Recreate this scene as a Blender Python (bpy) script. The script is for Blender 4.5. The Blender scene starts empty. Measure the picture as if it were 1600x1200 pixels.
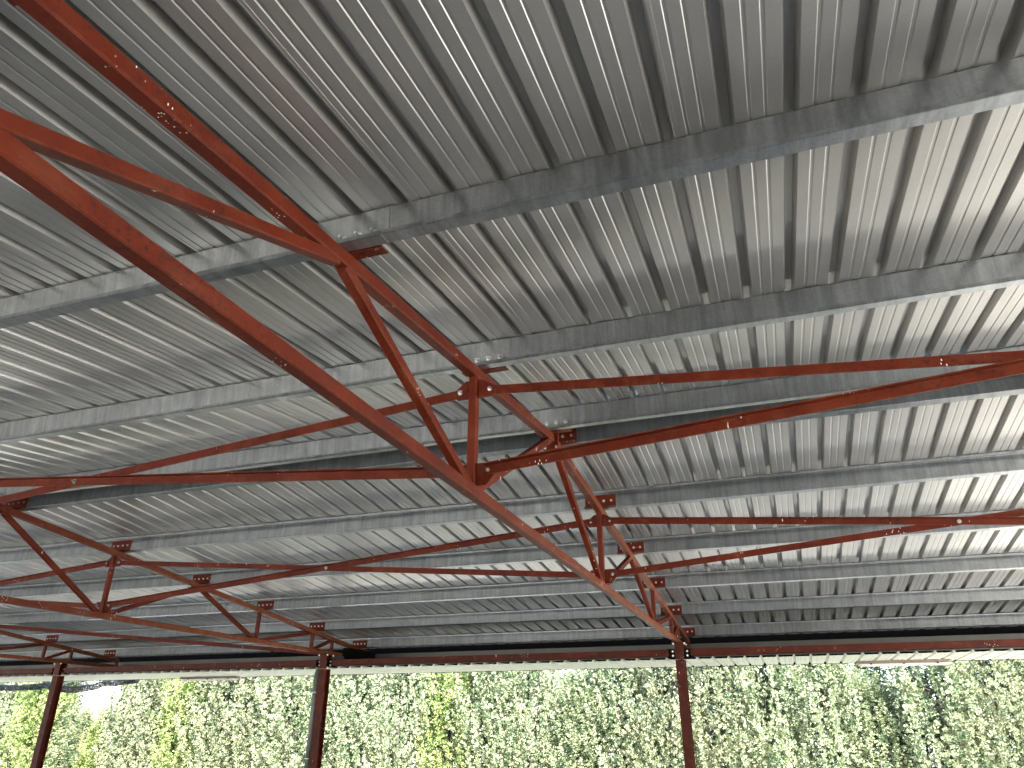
import bpy, bmesh, math, random
from mathutils import Vector, Matrix, Euler
random.seed(7)
C = bpy.context.scene.collection
GZ = 0.82                                # calibration height of the ground
# ------------------------------------------------------------------ camera
sc = bpy.context.scene
cam = bpy.data.cameras.new('camera'); co = bpy.data.objects.new('camera', cam); C.objects.link(co)
yaw, pit, rol = 0.34079446, 0.43789154, 0.00267773
F = Vector((-math.sin(yaw)*math.cos(pit), math.cos(yaw)*math.cos(pit), math.sin(pit)))
R0 = Vector((math.cos(yaw), math.sin(yaw), 0)); U0 = R0.cross(F)
Rr = R0*math.cos(rol)+U0*math.sin(rol); Uu = U0*math.cos(rol)-R0*math.sin(rol)
m = Matrix((Rr, Uu, -F)).transposed().to_4x4(); m.translation = Vector((1.5115, -5.2698, 2.4706-GZ))
co.matrix_world = m
cam.sensor_width = 36; cam.lens = 1154.06/1600*36; cam.clip_start = .05; cam.clip_end = 3000
sc.camera = co
# ------------------------------------------------------------------ light
SUN_EL, SUN_AZ = 48.0, 142.0             # azimuth clockwise from +Y: from the right, behind the camera
w = bpy.data.worlds.new('World'); sc.world = w; w.use_nodes = True
nt = w.node_tree; bg = nt.nodes['Background']
sky = nt.nodes.new('ShaderNodeTexSky'); sky.sky_type = 'NISHITA'; sky.sun_disc = False
sky.sun_elevation = math.radians(SUN_EL); sky.sun_rotation = math.radians(SUN_AZ)
nt.links.new(sky.outputs[0], bg.inputs[0]); bg.inputs[1].default_value = .12
sun = bpy.data.lights.new('sun', 'SUN'); sun.energy = 5.0; sun.angle = math.radians(.5); sun.color = (1, .95, .87)
so = bpy.data.objects.new('sun', sun); C.objects.link(so)
az, el = math.radians(SUN_AZ), math.radians(SUN_EL)
sd = Vector((math.sin(az)*math.cos(el), math.cos(az)*math.cos(el), math.sin(el)))
so.rotation_euler = sd.to_track_quat('Z', 'Y').to_euler()
vs = sc.view_settings; vs.view_transform = 'Standard'; vs.look = 'None'; vs.gamma = 1; vs.exposure = 3.2
sc.render.engine = 'CYCLES'
sc.cycles.max_bounces = 10; sc.cycles.diffuse_bounces = 6; sc.cycles.glossy_bounces = 6
# ------------------------------------------------------------------ materials
def nodes(name):
    mt = bpy.data.materials.new(name); mt.use_nodes = True
    n = mt.node_tree.nodes; l = mt.node_tree.links
    return mt, n, l, n['Principled BSDF']
def pos(n, l, scale=(1, 1, 1), coord='pos'):
    g = n.new('ShaderNodeNewGeometry') if coord == 'pos' else n.new('ShaderNodeTexCoord')
    mp = n.new('ShaderNodeMapping'); mp.inputs['Scale'].default_value = scale
    l.new(g.outputs['Position' if coord == 'pos' else 'Object'], mp.inputs[0]); return mp.outputs[0]
def noise(n, l, vec, scale, detail=4, rough=.6):
    t = n.new('ShaderNodeTexNoise'); t.inputs['Scale'].default_value = scale
    t.inputs['Detail'].default_value = detail; t.inputs['Roughness'].default_value = rough
    l.new(vec, t.inputs['Vector']); return t.outputs['Fac']
def ramp(n, l, fac, stops):
    r = n.new('ShaderNodeValToRGB'); e = r.color_ramp.elements
    while len(e) > 1: e.remove(e[-1])
    e[0].position, c = stops[0][0], stops[0][1]; e[0].color = tuple(c)+(1,)
    for p, c in stops[1:]: k = e.new(p); k.color = tuple(c)+(1,)
    l.new(fac, r.inputs[0]); return r.outputs[0]
def mix(n, l, fac, a, b, mode='MIX'):
    x = n.new('ShaderNodeMix'); x.data_type = 'RGBA'; x.blend_type = mode
    if isinstance(fac, float): x.inputs[0].default_value = fac
    else: l.new(fac, x.inputs[0])
    for i, v in ((6, a), (7, b)):
        if isinstance(v, tuple): x.inputs[i].default_value = v+(1,)
        else: l.new(v, x.inputs[i])
    return x.outputs[2]
def bump(n, l, h, bs, s=.2, d=.01):
    b = n.new('ShaderNodeBump'); b.inputs['Strength'].default_value = s; b.inputs['Distance'].default_value = d
    l.new(h, b.inputs['Height']); l.new(b.outputs[0], bs.inputs['Normal'])
def g3(v): return (v, v, v)

def mat_red(name, tan_far=False, dark=False):
    mt, n, l, b = nodes(name); v = pos(n, l)
    k = .58 if dark else .87
    base = ramp(n, l, noise(n, l, v, 2.2, 5), [(.3, (.08*k, .0095*k, .003*k)), (.55, (.12*k, .0155*k, .0042*k)), (.75, (.16*k, .027*k, .008*k))])
    rust = ramp(n, l, noise(n, l, v, 48, 7, .8), [(.50, g3(0)), (.62, g3(1))])
    zone = ramp(n, l, noise(n, l, v, 1.7, 2), [(.38, g3(0)), (.56, g3(1))])
    rz = mix(n, l, 1., rust, zone, 'MULTIPLY')
    c = mix(n, l, rz, base, (.028, .008, .006))
    dust = ramp(n, l, noise(n, l, pos(n, l, (1, .35, 1)), 9, 5), [(.5, g3(0)), (.75, g3(.2))])
    c = mix(n, l, dust, c, (.26, .095, .045))
    if tan_far:                                # colour turns paler and tan towards the hedge side
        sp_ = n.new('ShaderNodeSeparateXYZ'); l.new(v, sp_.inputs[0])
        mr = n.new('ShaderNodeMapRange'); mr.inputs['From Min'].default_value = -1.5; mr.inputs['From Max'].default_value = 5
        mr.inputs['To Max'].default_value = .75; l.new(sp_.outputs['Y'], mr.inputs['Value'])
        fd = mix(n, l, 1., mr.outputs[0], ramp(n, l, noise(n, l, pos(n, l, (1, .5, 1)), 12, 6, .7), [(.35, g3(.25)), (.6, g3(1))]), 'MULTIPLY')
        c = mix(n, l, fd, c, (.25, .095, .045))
    # paint rubbed pale along the edges
    bv = n.new('ShaderNodeBevel'); bv.samples = 3; bv.inputs['Radius'].default_value = .005
    ge = n.new('ShaderNodeNewGeometry'); dp = n.new('ShaderNodeVectorMath'); dp.operation = 'DOT_PRODUCT'
    l.new(bv.outputs[0], dp.inputs[0]); l.new(ge.outputs['True Normal'], dp.inputs[1])
    ed = ramp(n, l, dp.outputs['Value'], [(.80, g3(1)), (.97, g3(0))])
    ed = mix(n, l, 1., ed, ramp(n, l, noise(n, l, v, 25, 4), [(.42, g3(.1)), (.6, g3(.75))]), 'MULTIPLY')
    c = mix(n, l, ed, c, (.30, .10, .045))
    # white drips and droplets of dried paint / droppings
    dv = pos(n, l, (66, 66, 30))
    vor = n.new('ShaderNodeTexVoronoi'); vor.inputs['Scale'].default_value = 1.0; l.new(dv, vor.inputs['Vector'])
    small = ramp(n, l, vor.outputs['Distance'], [(.0, g3(1)), (.17, g3(1)), (.21, g3(0))])
    gate = ramp(n, l, noise(n, l, v, 4.3, 2), [(.625, g3(0)), (.65, g3(1))])
    sp = mix(n, l, 1., small, gate, 'MULTIPLY')
    v2 = n.new('ShaderNodeTexVoronoi'); v2.inputs['Scale'].default_value = 1.0; l.new(pos(n, l, (24, 15, 7)), v2.inputs['Vector'])
    wv = mix(n, l, .35, v2.outputs['Distance'], noise(n, l, pos(n, l, (1, 1, .3)), 90, 4, .7))
    big = ramp(n, l, wv, [(.0, g3(1)), (.20, g3(1)), (.25, g3(0))])
    gate2 = ramp(n, l, noise(n, l, v, 2.9, 1), [(.58, g3(0)), (.61, g3(1))])
    sp = mix(n, l, 1., sp, mix(n, l, 1., big, gate2, 'MULTIPLY'), 'ADD')
    c = mix(n, l, sp, c, (.8, .72, .6))
    l.new(c, b.inputs['Base Color']); b.inputs['Roughness'].default_value = .5
    b.inputs['Specular IOR Level'].default_value = .18
    bump(n, l, noise(n, l, v, 55, 5, .7), b, .25, .004)
    return mt
RED = mat_red('red_oxide_paint')
CHORD = mat_red('red_oxide_paint_tan_far', tan_far=True)
RED_BACKLIT = mat_red('backlit_red_oxide_paint', dark=True)  # backlit shade of columns and tie beams put into the red

def mat_sheet(name, tint=(.51, .50, .475), metal=.75):
    mt, n, l, b = nodes(name); v = pos(n, l)
    c = ramp(n, l, noise(n, l, v, .9, 5), [(.3, tuple(t*.86 for t in tint)), (.7, tint)])
    f = ramp(n, l, noise(n, l, v, 160, 2), [(.3, g3(.9)), (.7, g3(1))])
    c = mix(n, l, 1., c, f, 'MULTIPLY')
    l.new(c, b.inputs['Base Color']); b.inputs['Metallic'].default_value = metal
    r = ramp(n, l, noise(n, l, pos(n, l, (1, .3, 1)), 3, 5), [(.3, g3(.34)), (.7, g3(.45))])
    l.new(r, b.inputs['Roughness'])
    bump(n, l, noise(n, l, pos(n, l, (1, .25, 1)), 3, 2), b, .05, .02)
    return mt
SHEET = mat_sheet('galvanised_sheet')
AWN = mat_sheet('pale_sheet', (.74, .76, .64), .1)

def mat_purlin():
    mt, n, l, b = nodes('galvanised_purlin'); v = pos(n, l)
    sp = n.new('ShaderNodeTexVoronoi'); sp.inputs['Scale'].default_value = 95; l.new(v, sp.inputs['Vector'])
    a = ramp(n, l, noise(n, l, pos(n, l, (1, .12, .07)), 22, 7, .72), [(.3, (.25, .265, .27)), (.5, (.35, .37, .378)), (.74, (.46, .485, .495))])
    s2 = ramp(n, l, sp.outputs['Color'], [(.2, g3(.9)), (.8, g3(1))])
    c = mix(n, l, 1., a, s2, 'MULTIPLY')
    z = ramp(n, l, noise(n, l, v, 4, 3), [(.35, g3(.82)), (.65, g3(1))])
    c = mix(n, l, 1., c, z, 'MULTIPLY')
    l.new(c, b.inputs['Base Color']); b.inputs['Metallic'].default_value = .88
    r = ramp(n, l, noise(n, l, v, 7, 4), [(.3, g3(.30)), (.7, g3(.42))]); l.new(r, b.inputs['Roughness'])
    return mt
PURL = mat_purlin()

def mat_plain(name, col, rough=.5, metal=0., nscale=20, var=.2):
    mt, n, l, b = nodes(name)
    c = ramp(n, l, noise(n, l, pos(n, l), nscale, 4), [(.3, tuple(x*(1-var) for x in col)), (.7, col)])
    l.new(c, b.inputs['Base Color']); b.inputs['Roughness'].default_value = rough; b.inputs['Metallic'].default_value = metal
    return mt
BOLT = mat_plain('zinc_bolt', (.7, .7, .68), .28, 1., 90)
GUT = mat_plain('grey_gutter', (.15, .145, .13), .45, .5, 3)
PIPE = mat_plain('grey_green_pvc', (.13, .15, .13), .4, 0, 6)
BLACK = mat_plain('black_parts_and_shade', (.007, .007, .007), .9, 0, 10)  # also stands in for shade on the flashing and awning gap
BLACK.node_tree.nodes['Principled BSDF'].inputs['Specular IOR Level'].default_value = .08
LBODY = mat_plain('brown_plastic', (.34, .25, .18), .5, 0, 9)  # brown upper body, paler diffuser below
LDIFF = mat_plain('pale_plastic', (.72, .72, .68), .35, 0, 9, .1)
TRUNK = mat_plain('bark', (.05, .042, .035), .9, 0, 25, .5)

def mat_net():
    mt, n, l, b = nodes('black_shade_net')
    c = ramp(n, l, noise(n, l, pos(n, l), 30, 4), [(.3, (.012, .014, .018)), (.7, (.035, .04, .05))])
    l.new(c, b.inputs['Base Color']); b.inputs['Roughness'].default_value = .6
    t = n.new('ShaderNodeBsdfTransparent'); ms = n.new('ShaderNodeMixShader')
    f = ramp(n, l, noise(n, l, pos(n, l), 45, 2), [(.45, g3(0)), (.62, g3(.55))])
    l.new(f, ms.inputs[0]); l.new(b.outputs[0], ms.inputs[1]); l.new(t.outputs[0], ms.inputs[2])
    l.new(ms.outputs[0], n['Material Output'].inputs[0])
    return mt
NET = mat_net()

def mat_leaf(name, stops):
    mt, n, l, b = nodes(name)
    gi = n.new('ShaderNodeObjectInfo')
    v = pos(n, l)
    f1 = noise(n, l, v, 3.2, 3); f2 = noise(n, l, v, 22, 3)
    a = n.new('ShaderNodeMath'); a.operation = 'MULTIPLY_ADD'; a.inputs[1].default_value = .55
    l.new(f2, a.inputs[0]); 
    h = n.new('ShaderNodeMath'); h.operation = 'MULTIPLY'; h.inputs[1].default_value = .5; l.new(f1, h.inputs[0])
    l.new(h.outputs[0], a.inputs[2])
    c = ramp(n, l, a.outputs[0], stops)
    l.new(c, b.inputs['Base Color']); b.inputs['Roughness'].default_value = .55
    b.inputs['Specular IOR Level'].default_value = .35
    tr = n.new('ShaderNodeBsdfTranslucent'); l.new(mix(n, l, 1., c, (.9, 1., .68), 'MULTIPLY'), tr.inputs[0])
    ms = n.new('ShaderNodeMixShader'); ms.inputs[0].default_value = .22
    l.new(b.outputs[0], ms.inputs[1]); l.new(tr.outputs[0], ms.inputs[2])
    l.new(ms.outputs[0], n['Material Output'].inputs[0])
    return mt
LEAF = [mat_leaf('cypress_foliage', [(.34, (.045, .09, .075)), (.46, (.13, .19, .11)), (.54, (.31, .35, .21)), (.66, (.50, .51, .38))]),
        mat_leaf('yellow_green_foliage', [(.34, (.07, .14, .04)), (.46, (.16, .25, .07)), (.54, (.30, .35, .14)), (.66, (.44, .45, .27))]),
        mat_leaf('grey_green_foliage', [(.34, (.05, .09, .075)), (.46, (.15, .19, .13)), (.54, (.28, .31, .18)), (.66, (.44, .42, .30))])]

def mat_ground(name, k):
    mt, n, l, b = nodes(name); v = pos(n, l)
    c = ramp(n, l, noise(n, l, v, .6, 6), [(.3, (.75*k, .73*k, .67*k)), (.7, (k, .97*k, .9*k))])
    c = mix(n, l, ramp(n, l, noise(n, l, v, 40, 4), [(.4, g3(0)), (.7, g3(.4))]), c, (.5*k, .47*k, .42*k))
    l.new(c, b.inputs['Base Color']); b.inputs['Roughness'].default_value = .85
    return mt
GROUND = mat_ground('pale_gravel', .6)
FLOOR = mat_ground('concrete_floor', .15)
WALL = mat_plain('added_dark_wall', (.10, .095, .09), .85, 0, 2)

# ------------------------------------------------------------------ helpers
def V(x, y, z): return Vector((x, y, z-GZ))          # calibration frame -> scene
def link(name, bm, mat, parent=None, smooth=False):
    me = bpy.data.meshes.new(name)
    if parent:                               # parts keep their root's base as origin
        top = parent
        while top.parent: top = top.parent
        bmesh.ops.translate(bm, verts=bm.verts, vec=-top.location)
    bmesh.ops.recalc_face_normals(bm, faces=bm.faces)
    bm.to_mesh(me); bm.free()
    if smooth:
        for p in me.polygons: p.use_smooth = True
    me.materials.append(mat)
    o = bpy.data.objects.new(name, me); C.objects.link(o)
    if parent: o.parent = parent
    return o
def empty(name, loc=(0, 0, 0)):
    o = bpy.data.objects.new(name, None); C.objects.link(o); o.location = loc; o.empty_display_size = .2; return o
def tag(o, label, cat, group=None):
    o['label'] = label; o['category'] = cat
    if group: o['group'] = group
    return o
def copy_tree(o, parent=None):
    c = o.copy(); C.objects.link(c); c.parent = parent
    for ch in list(o.children): copy_tree(ch, c)
    return c
def loft(bm, rings, close=True, caps=True):
    vs_ = [[bm.verts.new(p) for p in r] for r in rings]
    k = len(rings[0])
    for a, b in zip(vs_, vs_[1:]):
        for i in range(k if close else k-1):
            j = (i+1) % k
            bm.faces.new((a[i], a[j], b[j], b[i]))
    if caps and close:
        bm.faces.new(vs_[0][::-1]); bm.faces.new(vs_[-1])
def tube_bar(bm, p, q, wx, h, ch=.006):
    """square hollow section from p to q (in a plane x=const or general), wx across, h deep"""
    d = (q-p).normalized(); side = Vector((1, 0, 0))
    if abs(d.x) > .7: side = d.cross(Vector((0, 0, 1))).normalized()
    up = side.cross(d).normalized(); side = d.cross(up).normalized()
    a, b = wx/2, h/2
    sec = [(-a+ch, -b), (a-ch, -b), (a, -b+ch), (a, b-ch), (a-ch, b), (-a+ch, b), (-a, b-ch), (-a, -b+ch)]
    loft(bm, [[c+side*x+up*y for x, y in sec] for c in (p, q)])
def box(bm, lo, hi):
    x0, y0, z0 = lo; x1, y1, z1 = hi
    loft(bm, [[Vector(v) for v in ((x0, y0, z), (x1, y0, z), (x1, y1, z), (x0, y1, z))] for z in (z0, z1)])
def prism(bm, pts, d):
    """polygon pts (Vectors) extruded by vector d"""
    loft(bm, [pts, [p+d for p in pts]])
def strip(bm, line, t, x0, x1, nseg=1, wob=None):
    """open polyline of (y,z) given thickness t, extruded along x"""
    n_ = len(line); L = [Vector(p) for p in line]; off = []
    for i in range(n_):
        if i == 0: d = L[1]-L[0]
        elif i == n_-1: d = L[-1]-L[-2]
        else: d = (L[i]-L[i-1]).normalized()+(L[i+1]-L[i]).normalized()
        d.normalize(); nn = Vector((-d.y, d.x)); k = 1.
        if 0 < i < n_-1:
            e = (L[i]-L[i-1]).normalized(); k = 1/max(.5, abs(Vector((-e.y, e.x)).dot(nn)))
        off.append(nn*t/2*k)
    sec = [L[i]+off[i] for i in range(n_)]+[L[i]-off[i] for i in reversed(range(n_))]
    loft(bm, [[Vector((x0+(x1-x0)*k/nseg, y, z)) for y, z in sec] for k in range(nseg+1)])
def hexbolt(bm, c, axis, r=.011, h=.009, shank=.02):
    axis = axis.normalized(); a = axis.orthogonal().normalized(); b = axis.cross(a)
    def ring(rr, t, k=6): return [c+axis*t+(a*math.cos(i*math.tau/k)+b*math.sin(i*math.tau/k))*rr for i in range(k)]
    loft(bm, [ring(r*1.45, 0, 14), ring(r*1.45, .003, 14)])
    loft(bm, [ring(r, .0032), ring(r, .003+h)])
    loft(bm, [ring(r*.52, .0035+h, 8), ring(r*.52, .003+h+shank, 8)])

ZR, S = 4.5129, .0995                     # chord underside at the ridge, slope
ZB = 3.6914                               # top face of bottom chord
CH, CX, CW = .066, -.028, .063              # chord depth, centre x, width
PO, FW, LIP, PT = .085, .072, .02, .0025
PDS = {-1: .178, 1: .150}                 # purlin depth per slope
PD = .15    # purlin offset above chord underside, depth, flange, lip, thickness
def rp(side, y, off, x=0):                # point above the chord underside plane of a slope
    return V(x, side*(y+S*(off-.09)), ZR-S*y+off)
def ct(y): return ZR-S*abs(y)
BAYS = [6, 0, -6, -12, -18, -24]
X0, X1 = -24.7, 6.3                       # roof ends
FY = [.198, 1.655, 3.118, 4.580, 6.042, 7.505]
NY = [.095, 1.555, 3.065, 4.53, 5.99, 7.45]

# ------------------------------------------------------------------ ground
bm = bmesh.new(); s_ = 900
vv = [bm.verts.new((x, y, 0)) for x, y in ((-s_, -s_), (s_, -s_), (s_, s_), (-s_, s_))]; bm.faces.new(vv)
g = link('ground', bm, GROUND); g['kind'] = 'structure'
bm = bmesh.new(); box(bm, (-24.9, -7.9, .002), (6.6, 7.6, .006))  # unseen slab, added darker than the ground to cut light from below
g = link('floor', bm, FLOOR); g['kind'] = 'structure'

bm = bmesh.new(); box(bm, (-1.2, -8.15, 0), (4.4, -7.95, 2.88))  # unseen wall added to darken purlin faces turned to the camera
tag(link('added_shade_wall', bm, WALL), 'unseen dark wall added behind the observer to darken the purlin webs', 'wall')
# ------------------------------------------------------------------ roof sheets
PITCH, RX = .2195, 1.377                  # rib pitch and x of the right foot of one rib
RH = .046
def sheet_profile(x0, x1, base=.057, sl=.013, RH=RH):
    """(x,z) points of the trapezoidal profile, seen as a line; starts and ends in a pan"""
    pts = [(x0, 0)]; k0 = math.floor((x0-RX)/PITCH)
    k = k0
    while True:
        r = RX+k*PITCH                      # right foot of rib
        lf = r-base
        seg = [(lf, 0), (lf+sl, RH), (r-sl, RH), (r, 0)]
        if k % 5 == 0: seg += [(r+.004, -.0015), (r+.016, -.0015), (r+.0165, 0)]
        pan0, pan1 = r, r+PITCH-base; w_ = pan1-pan0
        for f in (.32, .66):
            c = pan0+w_*f
            seg += [(c-.008, 0), (c-.0045, .0028), (c+.0045, .0028), (c+.008, 0)]
        seg = [q for q in seg if x0+.001 < q[0] < x1-.001]
        pts += seg; k += 1
        if r > x1: break
    pts.append((x1, 0)); return pts
def make_sheet(name, prof, A, B, mat, parent, t=.0012, nseg=1):
    """profile swept from base line A to B (functions of x, local z)"""
    bm = bmesh.new(); rows = []
    for s in range(nseg+1):
        f = s/nseg; rows.append([(A(x, z)*(1-f)+B(x, z)*f) for x, z in prof])
    lo = [[bm.verts.new(p) for p in r] for r in rows]
    hi = [[bm.verts.new(p+Vector((0, 0, t))) for p in r] for r in rows]
    for s in range(nseg):
        for i in range(len(prof)-1):
            bm.faces.new((lo[s][i], lo[s][i+1], lo[s+1][i+1], lo[s+1][i]))
            bm.faces.new((hi[s][i], hi[s+1][i], hi[s+1][i+1], hi[s][i+1]))
    for i in range(len(prof)-1):
        bm.faces.new((lo[0][i], hi[0][i], hi[0][i+1], lo[0][i+1]))
        bm.faces.new((lo[-1][i], lo[-1][i+1], hi[-1][i+1], hi[-1][i]))
    return link(name, bm, mat, parent)
prof = sheet_profile(X0, X1)
RO = {k: PO+v+.002 for k, v in PDS.items()}
def slope_sheet(side, name, label):
    o = make_sheet(name, prof, lambda x, z: rp(side, .012, RO[side]+z, x), lambda x, z: rp(side, 8.0, RO[side]+z, x), SHEET, None)
    return tag(o, label, 'roof sheeting')
slope_sheet(-1, 'roof_sheet', 'ribbed galvanised roof sheeting on the near slope, above the observer')
slope_sheet(1, 'roof_sheet', 'ribbed galvanised roof sheeting on the far slope, running down to the gutter')
bm = bmesh.new(); y_ = .2
a, b_, c_ = rp(-1, y_, RO[-1]+RH+.006), rp(1, 0, RO[-1]+RH+.02), rp(1, y_, RO[1]+RH+.006)
strip(bm, [(a.y, a.z), (0, b_.z), (c_.y, c_.z)], .001, X0, X1)
tag(link('ridge_cap', bm, SHEET), 'folded galvanised flashing along the ridge over the two roof slopes', 'ridge cap')

# ------------------------------------------------------------------ purlins
def purlin_mesh(side, y, x0, x1, grow=0.):
    """Z section: top flange uphill, bottom flange downhill"""
    b0, t0 = PO+PT/2, PO+PDS[side]-PT/2
    loc = [(y+FW-.003, b0+LIP), (y+FW, b0+.002), (y+FW-.003, b0), (y+.003, b0), (y, b0+.004),
           (y, t0-.004), (y-.003, t0), (y-FW+.003, t0), (y-FW, t0-.003), (y-FW+.002, t0-LIP)]
    if grow: loc = [(yy+(grow if i < 6 else -grow*.2), oo-(grow if i < 4 else 0)) for i, (yy, oo) in enumerate(loc[:6])]
    pts = [rp(side, max(yy, .004), oo) for yy, oo in loc]
    bm = bmesh.new(); strip(bm, [(p_.y, p_.z) for p_ in pts], PT, x0, x1, 24)
    return bm
ORD = ['first', 'second', 'third', 'fourth', 'fifth', 'sixth']
BX = (-.1, -.025, .05, .125)
def axis_of(side): return Vector((0, 1, S if side > 0 else -S)) if False else Vector((0, -1, -S*side*-1)).normalized()
for side, ys, nm in ((-1, NY, 'near'), (1, FY, 'far')):
    for i, y in enumerate(ys):
        if side < 0 and i > 3: continue
        root = empty('roof_purlin', rp(side, y, PO, 0))
        o = link('z_section', purlin_mesh(side, y, X0, X1), PURL, root)
        if side < 0:
            for bx in BAYS[:4]:
                o = link('lap_sleeve', purlin_mesh(side, y, bx-.33, bx+.19, .0028), PURL, root)
                for dx in BX:
                    b = bmesh.new(); hexbolt(b, rp(side, y+.006, PO+.058, bx+dx), Vector((0, -1, -S)), .012, .011, .024)
                    o = link('bolt', b, BOLT, root)
        where = {0: 'directly beside the ridge'}.get(i, 'down from the ridge')
        if side > 0 and i == 5: lab = 'galvanised steel purlin lowest on the far roof slope, just above the gutter'
        elif i == 0: lab = f'galvanised steel purlin directly beside the ridge on the {nm} roof slope'
        else: lab = f'galvanised purlin, {ORD[i]} one down from the ridge on the {nm} slope'
        if side < 0 and i == 3: lab = 'galvanised steel purlin nearest the observer, overhead on the near roof slope'
        tag(root, lab, 'purlin', 'galvanised purlins under the roof')

# ------------------------------------------------------------------ truss
def build_truss():
    root = empty('roof_truss', V(0, 0, ZB+.012-CH))
    def add(name, bm, mat, par=root):
        return link(name, bm, mat, par)
    YE = 7.78
    for s in (-1, 1):
        bm = bmesh.new()
        tube_bar(bm, V(CX, s*.012, ct(0)+.080-CH/2), V(CX, s*YE, ct(YE)+.080-CH/2), CW, CH)
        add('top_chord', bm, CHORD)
    bm = bmesh.new(); tube_bar(bm, V(CX, -YE, ZB+.012-CH/2), V(CX, YE, ZB+.012-CH/2), CW, CH)
    # weld seams where lengths join
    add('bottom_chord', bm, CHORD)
    for s in (-1, 1):
        N = [((0.03, 't'), (1.6, 'b')), ((1.6, 't'), (1.6, 'b')), ((1.6, 'b'), (3.09, 't')), ((3.09, 't'), (4.48, 'b')),
             ((4.48, 't'), (4.48, 'b')), ((4.48, 'b'), (5.95, 't')), ((5.95, 't'), (5.95, 'b')), ((5.95, 'b'), (6.57, 't')),
             ((6.57, 't'), (6.57, 'b')), ((7.74, 't'), (7.74, 'b'))]
        if s < 0: N = [tuple((4.62 if q[0] == 4.48 else q[0], q[1]) for q in pr) for pr in N]
        for (ya, ka), (yb, kb) in N:
            dl = .03 if yb > ya else (-.03 if yb < ya else 0)
            ya2, yb2 = ya+dl, yb-dl
            P = V(CX, s*ya2, ct(ya2)+.024 if ka == 't' else ZB-.012)
            Q = V(CX, s*yb2, ct(yb2)+.024 if kb == 't' else ZB-.012)
            bm = bmesh.new(); tube_bar(bm, P, Q, .05 if ya != 7.74 else .06, .05, .004)
            add('web_strut', bm, RED)
    # ridge end plates
    for s in (-1, 1):
        bm = bmesh.new(); box(bm, (CX-.06, s*.001, ZR-.05-GZ), (CX+.06, s*.011, ZR+.082-GZ))
        o = add('ridge_plate', bm, RED)
        for dx in (-.045, .045):
            for dz in (-.03,):
                b = bmesh.new(); hexbolt(b, V(CX+dx, s*.0115, ZR+dz), Vector((0, s, 0)), .008)
                add('bolt', b, BOLT, o)
    # bracing gussets
    for yy in (-1.6, 1.6):
        for top in (True, False):
            for sx in (-1, 1):
                xa = CX+sx*.022; xb = -.018+sx*.13
                if top: z0, z1 = 4.235, 4.352; pts = [(xa, z1), (xa+sx*.03, z1), (xb-sx*.02, z1-.04), (xb, z1-.06), (xb, z0+.018), (xb-sx*.02, z0), (xa, z0)]
                else: z0, z1 = 3.70, 3.83; pts = [(xa, z1), (xb-sx*.02, z1), (xb, z1-.02), (xb, z0+.06), (xb-sx*.05, z0), (xa, z0)]
                bm = bmesh.new(); prism(bm, [V(x, yy-.004, z) for x, z in pts], Vector((0, .008, 0)))
                o = add('gusset_plate', bm, RED)
                b = bmesh.new(); hexbolt(b, V(-.018+sx*.093, yy-.0045-.006, 4.28 if top else 3.78), Vector((0, -1, 0)), .011, .009, .012)
                add('bolt', b, BOLT, o)
    # purlin cleats: angle, base leg on chord, upright leg against the uphill side of the web
    for side, ys in ((-1, NY), (1, FY)):
        for i, y in enumerate(ys):
            xa, xb = -.175, .130
            if side < 0: xa, xb = -.13, .152
            u0, u1 = PO-.0035, PO+.128
            f0 = y-PT/2-.0035; dd = .0035
            L = [rp(side, f0-.058, u0), rp(side, f0, u0), rp(side, f0, u1)]
            bm = bmesh.new(); strip(bm, [(q.y, q.z) for q in L], .006, xa, xb)
            o = add('purlin_cleat', bm, RED)
            if side > 0:
                for dx in (-.13, -.062, .012, .085):
                    b = bmesh.new(); hexbolt(b, rp(side, f0-.0035, PO+.066, dx), Vector((0, -1, 0)), .009, .007, .01)
                    add('bolt', b, BOLT, o)
    return root
t0 = build_truss()
trusses = {0: t0}
TL = {0: 'red oxide roof truss nearest the observer, crossing the middle of the view',
      -6: 'red oxide steel roof truss one bay left of the nearest, above the downpipe column',
      -12: 'red oxide steel roof truss two bays left, ending above the column by the black netting',
      6: 'red oxide steel roof truss at the open right end of the shed', -18: 'red oxide steel roof truss one bay left of the netting column',
      -24: 'red oxide steel roof truss at the far left end of the shed'}
for x in BAYS:
    t = t0 if x == 0 else copy_tree(t0)
    t.location.x = x
    tag(t, TL[x], 'roof truss', 'roof trusses across the shed')

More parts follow.
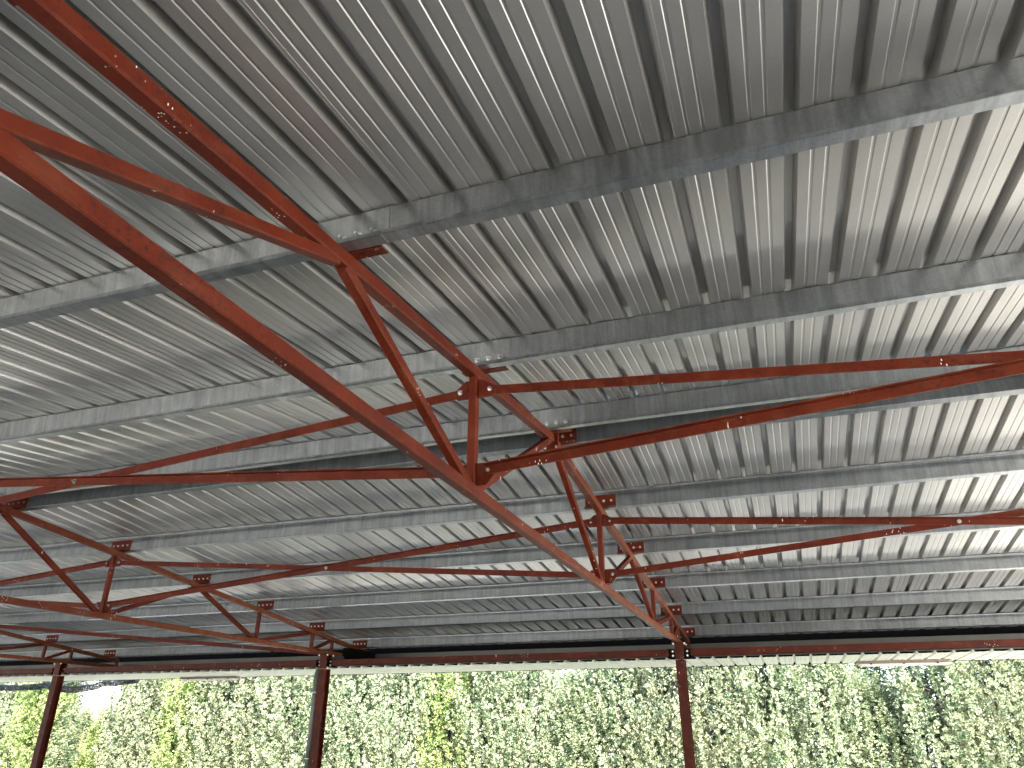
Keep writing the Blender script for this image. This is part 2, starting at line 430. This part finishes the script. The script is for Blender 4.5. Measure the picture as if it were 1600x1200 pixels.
# ------------------------------------------------------------------ columns (H sections)
def build_column(y):
    s = 1 if y > 0 else -1
    root = empty('steel_column', (0, y, 0)); W, D = .13, .15; top = ZB+.012-CH-.008-GZ
    xc = .008
    bm = bmesh.new()
    for ys in (-1, 1):
        box(bm, (xc-W/2, y+ys*(D/2)-.0045, 0.012), (xc+W/2, y+ys*(D/2)+.0045, top))
    box(bm, (xc-.0035, y-D/2+.005, 0.012), (xc+.0035, y+D/2-.005, top))
    link('shaft', bm, RED_BACKLIT, root)
    bm = bmesh.new(); box(bm, (xc-.1, y-.12, top+.0005), (xc+.1, y+.12, top+.0075)); o = link('cap_plate', bm, RED_BACKLIT, root)
    for dx in (-.082, .082):
        for dy in (-.09, .09):
            b = bmesh.new(); hexbolt(b, Vector((xc+dx, y+dy, top-.0005)), Vector((0, 0, -1)), .011, .01, .01); link('bolt', b, BOLT, o)
    bm = bmesh.new(); box(bm, (xc-.14, y-.14, 0), (xc+.14, y+.14, .0118)); link('base_plate', bm, RED, root)
    for sx in (-1, 1):
        bm = bmesh.new(); box(bm, (xc+sx*.068, y-.004, 3.43-GZ), (xc+sx*.2, y+.004, 3.555-GZ)) if sx > 0 else box(bm, (xc-.2, y-.004, 3.43-GZ), (xc-.068, y+.004, 3.555-GZ))
        o = link('fin_plate', bm, BLACK, root)
        for dz in (3.46, 3.52):
            b = bmesh.new(); hexbolt(b, Vector((xc+sx*.105, y-.0045, dz-GZ)), Vector((0, -1, 0)), .010); link('bolt', b, BOLT, o)
    return root
YC = 6.375
cl = {0: 'red steel column under the nearest truss, right of the centre of the hedge view',
      -6: 'red steel column with a grey green downpipe fixed beside it', -12: 'red steel column left of the view, in front of the black rolled netting',
      6: 'red steel column on the hedge side at the open right end', -18: 'red steel column on the hedge side one bay left of the netting column', -24: 'red steel column on the hedge side at the far left end'}
k0 = build_column(YC)
for x in BAYS:
    t = k0 if x == 0 else copy_tree(k0); t.location.x = x
    tag(t, cl[x], 'column', 'steel columns along the hedge side')
k1 = build_column(-YC)
for x in BAYS:
    t = k1 if x == 0 else copy_tree(k1); t.location.x = x
    tag(t, 'red steel column behind the observer on the open side, %s' % {6: 'at the right end', 0: 'closest to the observer', -6: 'one bay left of the closest', -12: 'two bays left of the closest', -18: 'three bays left of the closest', -24: 'at the far left end'}[x], 'column', 'steel columns along the open side')
# tie beams between column heads
bayname = {6: 'right of the nearest column', 0: 'between the two nearest columns', -6: 'between the downpipe column and the netting column', -12: 'left of the netting column'}
for x in BAYS[:4]:
    for y, sd_ in ((YC, 'hedge side'), (-YC, 'open side behind the observer')):
        bm = bmesh.new()
        a, b2 = x-6+.165, x-.155
        tube_bar(bm, Vector((a, y, 3.500-GZ)), Vector((b2, y, 3.500-GZ)), .08, .094, .004)
        o = link('tie_beam', bm, RED_BACKLIT)
        tag(o, f'red steel tie beam on the {sd_}, {bayname[x]}', 'beam', 'tie beams between the columns')

# ------------------------------------------------------------------ cross bracing
def angle_bar(bm, p, q, y, leg=.058, th=.006, shelf=True):
    """flat face towards the observer (-y) with a shelf leg at its top pointing to the observer"""
    d = (q-p).normalized(); up = Vector((-d.z, 0, d.x));
    if up.z < 0: up = -up
    n = Vector((0, -1, 0)); h = leg/2
    if shelf: sec = [(-h, 0), (-h, th), (h-th, th), (h-th, leg*.8), (h, leg*.8), (h, 0)]
    else: sec = [(-h, 0), (-h, th), (h, th), (h, 0)]
    if not shelf: sec = [(-h, 0), (-h, th), (h, th), (h, -leg*.8), (h-th, -leg*.8), (h-th, 0)]
    loft(bm, [[c+up*a+n*b for a, b in sec] for c in (p, q)])
def brace(xr, y, front_up_left, lab):
    """X brace between truss xr-6 and xr in the plane y. front bar rises to the left or right"""
    root = empty('cross_brace', (xr-3-.018, y, 3.97-GZ))
    xl = xr-6
    zt, zb = 4.28, 3.782
    zr_ = 4.235 if (xr == 6 and y < 0) else zt
    a = [V(xl-.018+.075, y, zt), V(xr-.018-.075, y, zb)]     # falls to the right
    b = [V(xl-.018+.075, y, zb), V(xr-.018-.075, y, zr_)]     # rises to the right
    fr, bk = (a, b) if front_up_left else (b, a)
    for (p, q), shelf, yy in ((fr, True, y-.006), (bk, False, y+.012)):
        bm = bmesh.new(); angle_bar(bm, Vector((p.x, yy-.004, p.z)), Vector((q.x, yy-.004, q.z)), yy, .056, .005, shelf)
        o = link('angle_bar', bm, RED, root)
    bm = bmesh.new(); hexbolt(bm, Vector((xr-3-.018, y-.016, (zt+zb)/2-GZ)), Vector((0, -1, 0)), .012, .01, .012)
    o = link('bolt', bm, BOLT, root)
    tag(root, lab, 'bracing', 'crossed bracing bars between the trusses')
for y, nm in ((-1.6, 'near plane'), (1.6, 'far plane')):
    for xr in (6, 0, -6, -12):
        fl = {(-1.6, 6): False, (-1.6, 0): True, (1.6, 6): True, (1.6, 0): False}.get((y, xr), y < 0)
        side = 'near side of the ridge' if y < 0 else 'far side of the ridge'
        pl = {6: 'right of the nearest truss', 0: 'between first and second trusses', -6: 'between second and third trusses', -12: 'left of the third truss'}[xr]
        brace(xr, y, fl, f'crossed red angle bars {side}, {pl}')
# slanting bar from head of the second column to the third truss
bm = bmesh.new(); tube_bar(bm, V(-6.08, 6.30, 3.655), V(-12.0, 4.44, 4.14), .04, .06, .004)
tag(link('diagonal_bar', bm, RED), 'long slanting red steel bar rising left from the head of the downpipe column', 'bracing')

# ------------------------------------------------------------------ gutter, fascia, downpipe
root = empty('box_gutter', V(0, 7.85, 3.56))
bm = bmesh.new(); strip(bm, [(7.865, 3.757-GZ), (7.85, 3.762-GZ), (7.85, 3.56-GZ), (8.06, 3.56-GZ), (8.06, 3.65-GZ)], .0016, X0, X1, 12)
o = link('trough', bm, GUT, root)
bm = bmesh.new(); strip(bm, [(8.0625, 3.64-GZ), (8.068, 3.95-GZ)], .0016, X0, X1, 1)
o = link('flashing', bm, BLACK, root)  # black puts the deep shade above the gutter rim into the colour
tag(root, 'long grey metal box gutter behind the red tie beams at the hedge eave', 'gutter')

def tube(bm, pts, r, k=14):
    rings = []
    for i, p in enumerate(pts):
        d = (pts[min(i+1, len(pts)-1)]-pts[max(i-1, 0)]).normalized(); a = d.orthogonal().normalized()
        if i: a = (pa-d*pa.dot(d)).normalized()
        pa = a; b = d.cross(a); rr = r(i) if callable(r) else r
        rings.append([p+(a*math.cos(j*math.tau/k)+b*math.sin(j*math.tau/k))*rr for j in range(k)])
    loft(bm, rings)
root = empty('downpipe', (-6.128, 6.37, 0))
bm = bmesh.new(); tube(bm, [Vector((-6.128, 6.37, .02)), Vector((-6.128, 6.37, 3.33-GZ)), Vector((-6.12, 6.42, 3.42-GZ)), Vector((-6.04, 6.62, 3.56-GZ)), Vector((-6.0, 6.9, 3.60-GZ)), Vector((-5.96, 7.6, 3.62-GZ)), Vector((-5.96, 7.83, 3.62-GZ))], .052)
o = link('pipe', bm, PIPE, root, True)
for z in (1.2, 2.2):
    bm = bmesh.new(); tube(bm, [Vector((-6.128, 6.37, z)), Vector((-6.128, 6.37, z+.03))], .057)
    o = link('clamp', bm, BOLT, root, True)
tag(root, 'grey green plastic downpipe running down beside the second red column', 'downpipe')
bm = bmesh.new(); box(bm, (-6.0, 6.9, 3.60-GZ), (-5.86, 7.83, 3.79-GZ))
tag(link('outlet_box', bm, BLACK), 'dark rainwater outlet box between truss end and gutter above the second column', 'gutter box')

# ------------------------------------------------------------------ low awning
prof2 = sheet_profile(X0, X1, .046, .016, .030)
root = empty('awning', V(0, 7, 3.40))
o = make_sheet('awning_sheet', prof2, lambda x, z: V(x, 6.285, 3.400+z*.98), lambda x, z: V(x, 7.65, 3.396+z*.98), AWN, root)
bm = bmesh.new(); strip(bm, [(7.62, 3.3935-GZ), (7.66, 3.3935-GZ), (7.66, 3.43-GZ), (7.84, 3.555-GZ)], .003, X0, X1)
o = link('dark_gap_strip', bm, BLACK, root)  # added black strip closes the gap and stands in for shade there
tag(root, 'narrow strip of pale ribbed sheet awning below the gutter, catching light from the hedge', 'awning')

# ------------------------------------------------------------------ light fittings on awning edge
def fitting(x, L, lab):
    root = empty('batten_light', (x, 7.4, 3.36-GZ))
    bm = bmesh.new()
    rings = []
    for xx, e in ((x-L/2, .012), (x-L/2+.03, 0), (x+L/2-.03, 0), (x+L/2, .012)):
        rings.append([V(xx, 7.36+e, 3.358), V(xx, 7.33+e, 3.3925), V(xx, 7.45-e, 3.3925), V(xx, 7.43-e, 3.358)])
    loft(bm, rings); o = link('body', bm, LBODY, root)
    bm = bmesh.new(); rings = []
    for xx, e in ((x-L/2+.02, .02), (x-L/2+.06, 0), (x+L/2-.06, 0), (x+L/2-.02, .02)):
        rings.append([V(xx, 7.345+e, 3.3575), V(xx, 7.352+e, 3.324+e*.6), V(xx, 7.43-e, 3.324+e*.6), V(xx, 7.438-e, 3.3575)])
    loft(bm, rings); d = link('diffuser', bm, LDIFF, root)
    for f in (-.35, 0, .35):
        bm = bmesh.new(); box(bm, (x+f*L-.012, 7.336, 3.348-GZ), (x+f*L+.012, 7.352, 3.364-GZ)); c = link('clip', bm, BLACK, d)
    tag(root, lab, 'light fitting', 'slim batten lights along the awning edge')
fitting(3.06, 1.25, 'slim brown and white batten light under the awning edge at the right')
fitting(-9.24, 1.36, 'slim brownish batten light under the awning edge between the left and middle columns')

# ------------------------------------------------------------------ rolled shade net
import mathutils
P = [(-17.8, 3.33), (-17.2, 3.30), (-16.5, 3.325), (-16.2, 3.345), (-15.6, 3.325), (-14.95, 3.345), (-14.75, 3.375), (-14.4, 3.31), (-14.1, 3.275), (-13.7, 3.27), (-13.3, 3.31), (-12.98, 3.395), (-12.7, 3.385), (-12.35, 3.42), (-12.05, 3.455)]
root = empty('rolled_net', (-14.9, 8.45, 3.3-GZ))
pts = []
for (x, z), (x2, z2) in zip(P, P[1:]):
    for k in range(6): f = k/6; pts.append(Vector((x+(x2-x)*f, 8.45+.02*math.sin(x*7+f), z+(z2-z)*f-GZ)))
rnd = random.Random(3)
rad = [.058+.02*rnd.random() for _ in pts]
bm = bmesh.new(); tube(bm, pts, lambda i: rad[i], 10)
o = link('net_roll', bm, NET, root, True)
bm = bmesh.new()
def netsheet(bm, x0, x1, ztop, fz, y, ny=7):
    nx = 14; g_ = []
    for i in range(nx+1):
        x = x0+(x1-x0)*i/nx; zb = fz(i/nx)
        g_.append([bm.verts.new(V(x, y+.03*math.sin(i*1.3+j), ztop+(zb-ztop)*j/ny)) for j in range(ny+1)])
    for i in range(nx):
        for j in range(ny): bm.faces.new((g_[i][j], g_[i+1][j], g_[i+1][j+1], g_[i][j+1]))
netsheet(bm, -14.6, -13.0, 3.52, lambda f: 3.36-.08*math.sin(f*math.pi)+.05*f, 8.46)
netsheet(bm, -12.35, -11.75, 3.53, lambda f: 3.37+.14*f, 8.46)
o = link('hanging_net', bm, NET, root)
bm = bmesh.new()
for x in (-14.85, -12.55):
    tube(bm, [V(x, 8.45, 3.5), V(x+.01, 8.45, 2.98 if x < -14 else 3.36)], .006, 6)
for x in (-16.2, -14.75, -12.98):
    tube(bm, [V(x, 8.45, 3.56), V(x, 8.45, 3.36)], .008, 6)
o = link('cord', bm, BLACK, root)
tag(root, 'black shade netting rolled up and sagging under the eave at the left', 'netting')

# ------------------------------------------------------------------ cypress hedge
def crown_mesh(seed, H, R, mat):
    rnd = random.Random(seed); verts = []; faces = []
    npl = int(88*H*R/.7)
    for i in range(npl):
        z0 = rnd.uniform(.05, .93)*H; th = rnd.uniform(0, math.tau)
        prof_ = (1-(z0/H)**2.2)**.8*min(1, .55+z0*.8)
        r0 = R*prof_*rnd.uniform(.35, .95)
        base = Vector((math.cos(th)*r0, math.sin(th)*r0, z0))
        lean = rnd.uniform(.05, .36)
        dirn = Vector((math.cos(th)*lean+rnd.gauss(0, .08), math.sin(th)*lean+rnd.gauss(0, .08), 1)).normalized()
        Lp = rnd.uniform(.45, 1.15)*min(1, (H-z0)*.8+.25); wr = rnd.uniform(.06, .15)
        nt_ = max(3, int(Lp*13))
        for j in range(nt_):
          t = (j+rnd.random())/nt_; a = rnd.uniform(0, math.tau); rr = wr*(1-t*.7)*rnd.uniform(.3, 1.1)
          tc = base+dirn*(t*Lp)+Vector((math.cos(a)*rr, math.sin(a)*rr, 0))
          tr_ = rnd.uniform(.03, .06)
          td = (dirn*.5+Vector((math.cos(a)+math.cos(th), math.sin(a)+math.sin(th), 0))*.5).normalized()
          for k in range(13):
            q = Vector((rnd.gauss(0, 1), rnd.gauss(0, 1), rnd.gauss(0, 1))).normalized()
            c = tc+q*tr_*rnd.uniform(.4, 1)
            up = (td+q*.9).normalized()
            sidev = up.cross(Vector((rnd.gauss(0, 1), rnd.gauss(0, 1), rnd.gauss(0, 1)))).normalized()
            lh, wh = rnd.uniform(.018, .034), rnd.uniform(.009, .017)
            n0 = len(verts)
            verts += [c-up*lh, c+sidev*wh, c+up*lh, c-sidev*wh]
            faces.append((n0, n0+1, n0+2, n0+3))
    me = bpy.data.meshes.new('crown'); me.from_pydata([tuple(v) for v in verts], [], faces); me.materials.append(mat)
    return me
def trunk_mesh(seed, H, R):
    rnd = random.Random(seed); bm = bmesh.new()
    tube(bm, [Vector((rnd.gauss(0, .015), rnd.gauss(0, .015), z*H*.9)) for z in (0, .15, .3, .5, .7, 1)], lambda i: .06*(1-i*.17), 8)
    for i in range(14):
        z0 = rnd.uniform(.1, .75)*H; th = rnd.uniform(0, math.tau); r = R*.7
        tube(bm, [Vector((0, 0, z0)), Vector((math.cos(th)*r*.6, math.sin(th)*r*.6, z0+.2)), Vector((math.cos(th)*r, math.sin(th)*r, z0+.75))], lambda i: (.014, .009, .004)[i], 5)
    me = bpy.data.meshes.new('trunk'); bm.to_mesh(me); bm.free(); me.materials.append(TRUNK); return me
VAR = []
for i, (H, R, mi) in enumerate([(5.2, .85, 0), (5.6, .92, 2), (4.8, .74, 1), (5.4, .9, 0), (5.0, .8, 2), (5.3, .72, 0)]):
    VAR.append((H, R, crown_mesh(100+i, H, R, LEAF[mi]), trunk_mesh(200+i, H, R), mi))
KIND = {0: 'mid green', 1: 'bright yellow green', 2: 'grey green'}
# px position in photo, distance row, height
rnd = random.Random(11)
trees = []
xs = -21.5; 
while xs < 9.5:
    trees.append([xs+rnd.uniform(-.12, .12), 11.9+rnd.uniform(-.25, .3), rnd.uniform(4.6, 5.8)]); xs += 1.02
back = []; xs = -21.0
while xs < 9.5:
    back.append([xs+rnd.uniform(-.2, .2), 13.1+rnd.uniform(-.3, .3), rnd.uniform(4.2, 5.4)]); xs += 1.25
def gap(x, y, lst):
    for t in lst:
        # centre of gap at distance: scale from Y=12
        for gx, wdt, hh in ((-17.0, 1.0, 1.9), (-3.05, .2, 2.45), (3.35, .28, 2.2), (4.5, .12, 2.5)):
            k = (t[1]+5.27)/(12+5.27)
            gxx = 1.51+(gx-1.51)*k
            if abs(t[0]-gxx) < wdt+.25: t[2] = min(t[2], hh+rnd.uniform(-.3, .5))
gap(0, 0, trees); gap(0, 0, back)
allt = [(x, y, h, 'front') for x, y, h in trees]+[(x, y, h, 'back') for x, y, h in back]
def px_of(x, y, z):
    d = Vector((x, y, z))-m.translation; w_ = d.dot(F); return 800+1154*d.dot(Rr)/w_
colpx = [(-9999, 92, 'left of netting column'), (92, 505, 'between netting and downpipe columns'), (505, 1068, 'between downpipe and nearest columns'), (1068, 99999, 'right of nearest column')]
cnt = {}
info = []
for x, y, h, row in sorted(allt, key=lambda t: px_of(t[0], t[1], 1.7)):
    px = px_of(x, y, 1.7)
    if px < -60 or px > 1680:
        info.append((x, y, h, row, None, px)); continue
    sec = [c for c in colpx if c[0] <= px < c[1]][0][2]
    k = (sec, row); cnt[k] = cnt.get(k, 0)+1; info.append((x, y, h, row, (sec, cnt[k]), px))
oo = {}
WORD = ['', 'first', 'second', 'third', 'fourth', 'fifth', 'sixth', 'seventh', 'eighth', 'ninth', 'tenth', 'eleventh', 'twelfth', 'thirteenth', 'fourteenth', 'fifteenth', 'sixteenth', 'seventeenth']
for n_, (x, y, h, row, key, px) in enumerate(info):
    if key is None and row == 'back': continue
    vi = rnd.randrange(len(VAR)); H, R, cm, tm, mi = VAR[vi]
    r_ = empty('cypress_tree', (x, y, 0)); sxy = rnd.uniform(.92, 1.1)*(1 if h > 3.2 else .8)
    r_.scale = (sxy, sxy, h/H); r_.rotation_euler.z = rnd.uniform(0, math.tau)
    c = bpy.data.objects.new('crown', cm); C.objects.link(c); c.parent = r_
    t = bpy.data.objects.new('trunk', tm); C.objects.link(t); t.parent = r_
    if key is None: oc = 'left' if px < 0 else 'right'; oo[oc] = oo.get(oc, 0)+1; lab = '%s cypress past the %s edge of the view, %s from left' % (KIND[mi], oc, WORD[oo[oc]])
    else:
        sec, q = key
        lab = '%s%s cypress %s, %s from left, %s row' % ('low ' if h < 3.3 else '', KIND[mi], sec, WORD[q], row)
    tag(r_, lab, 'cypress tree', 'cypress trees in the hedge behind the shed')
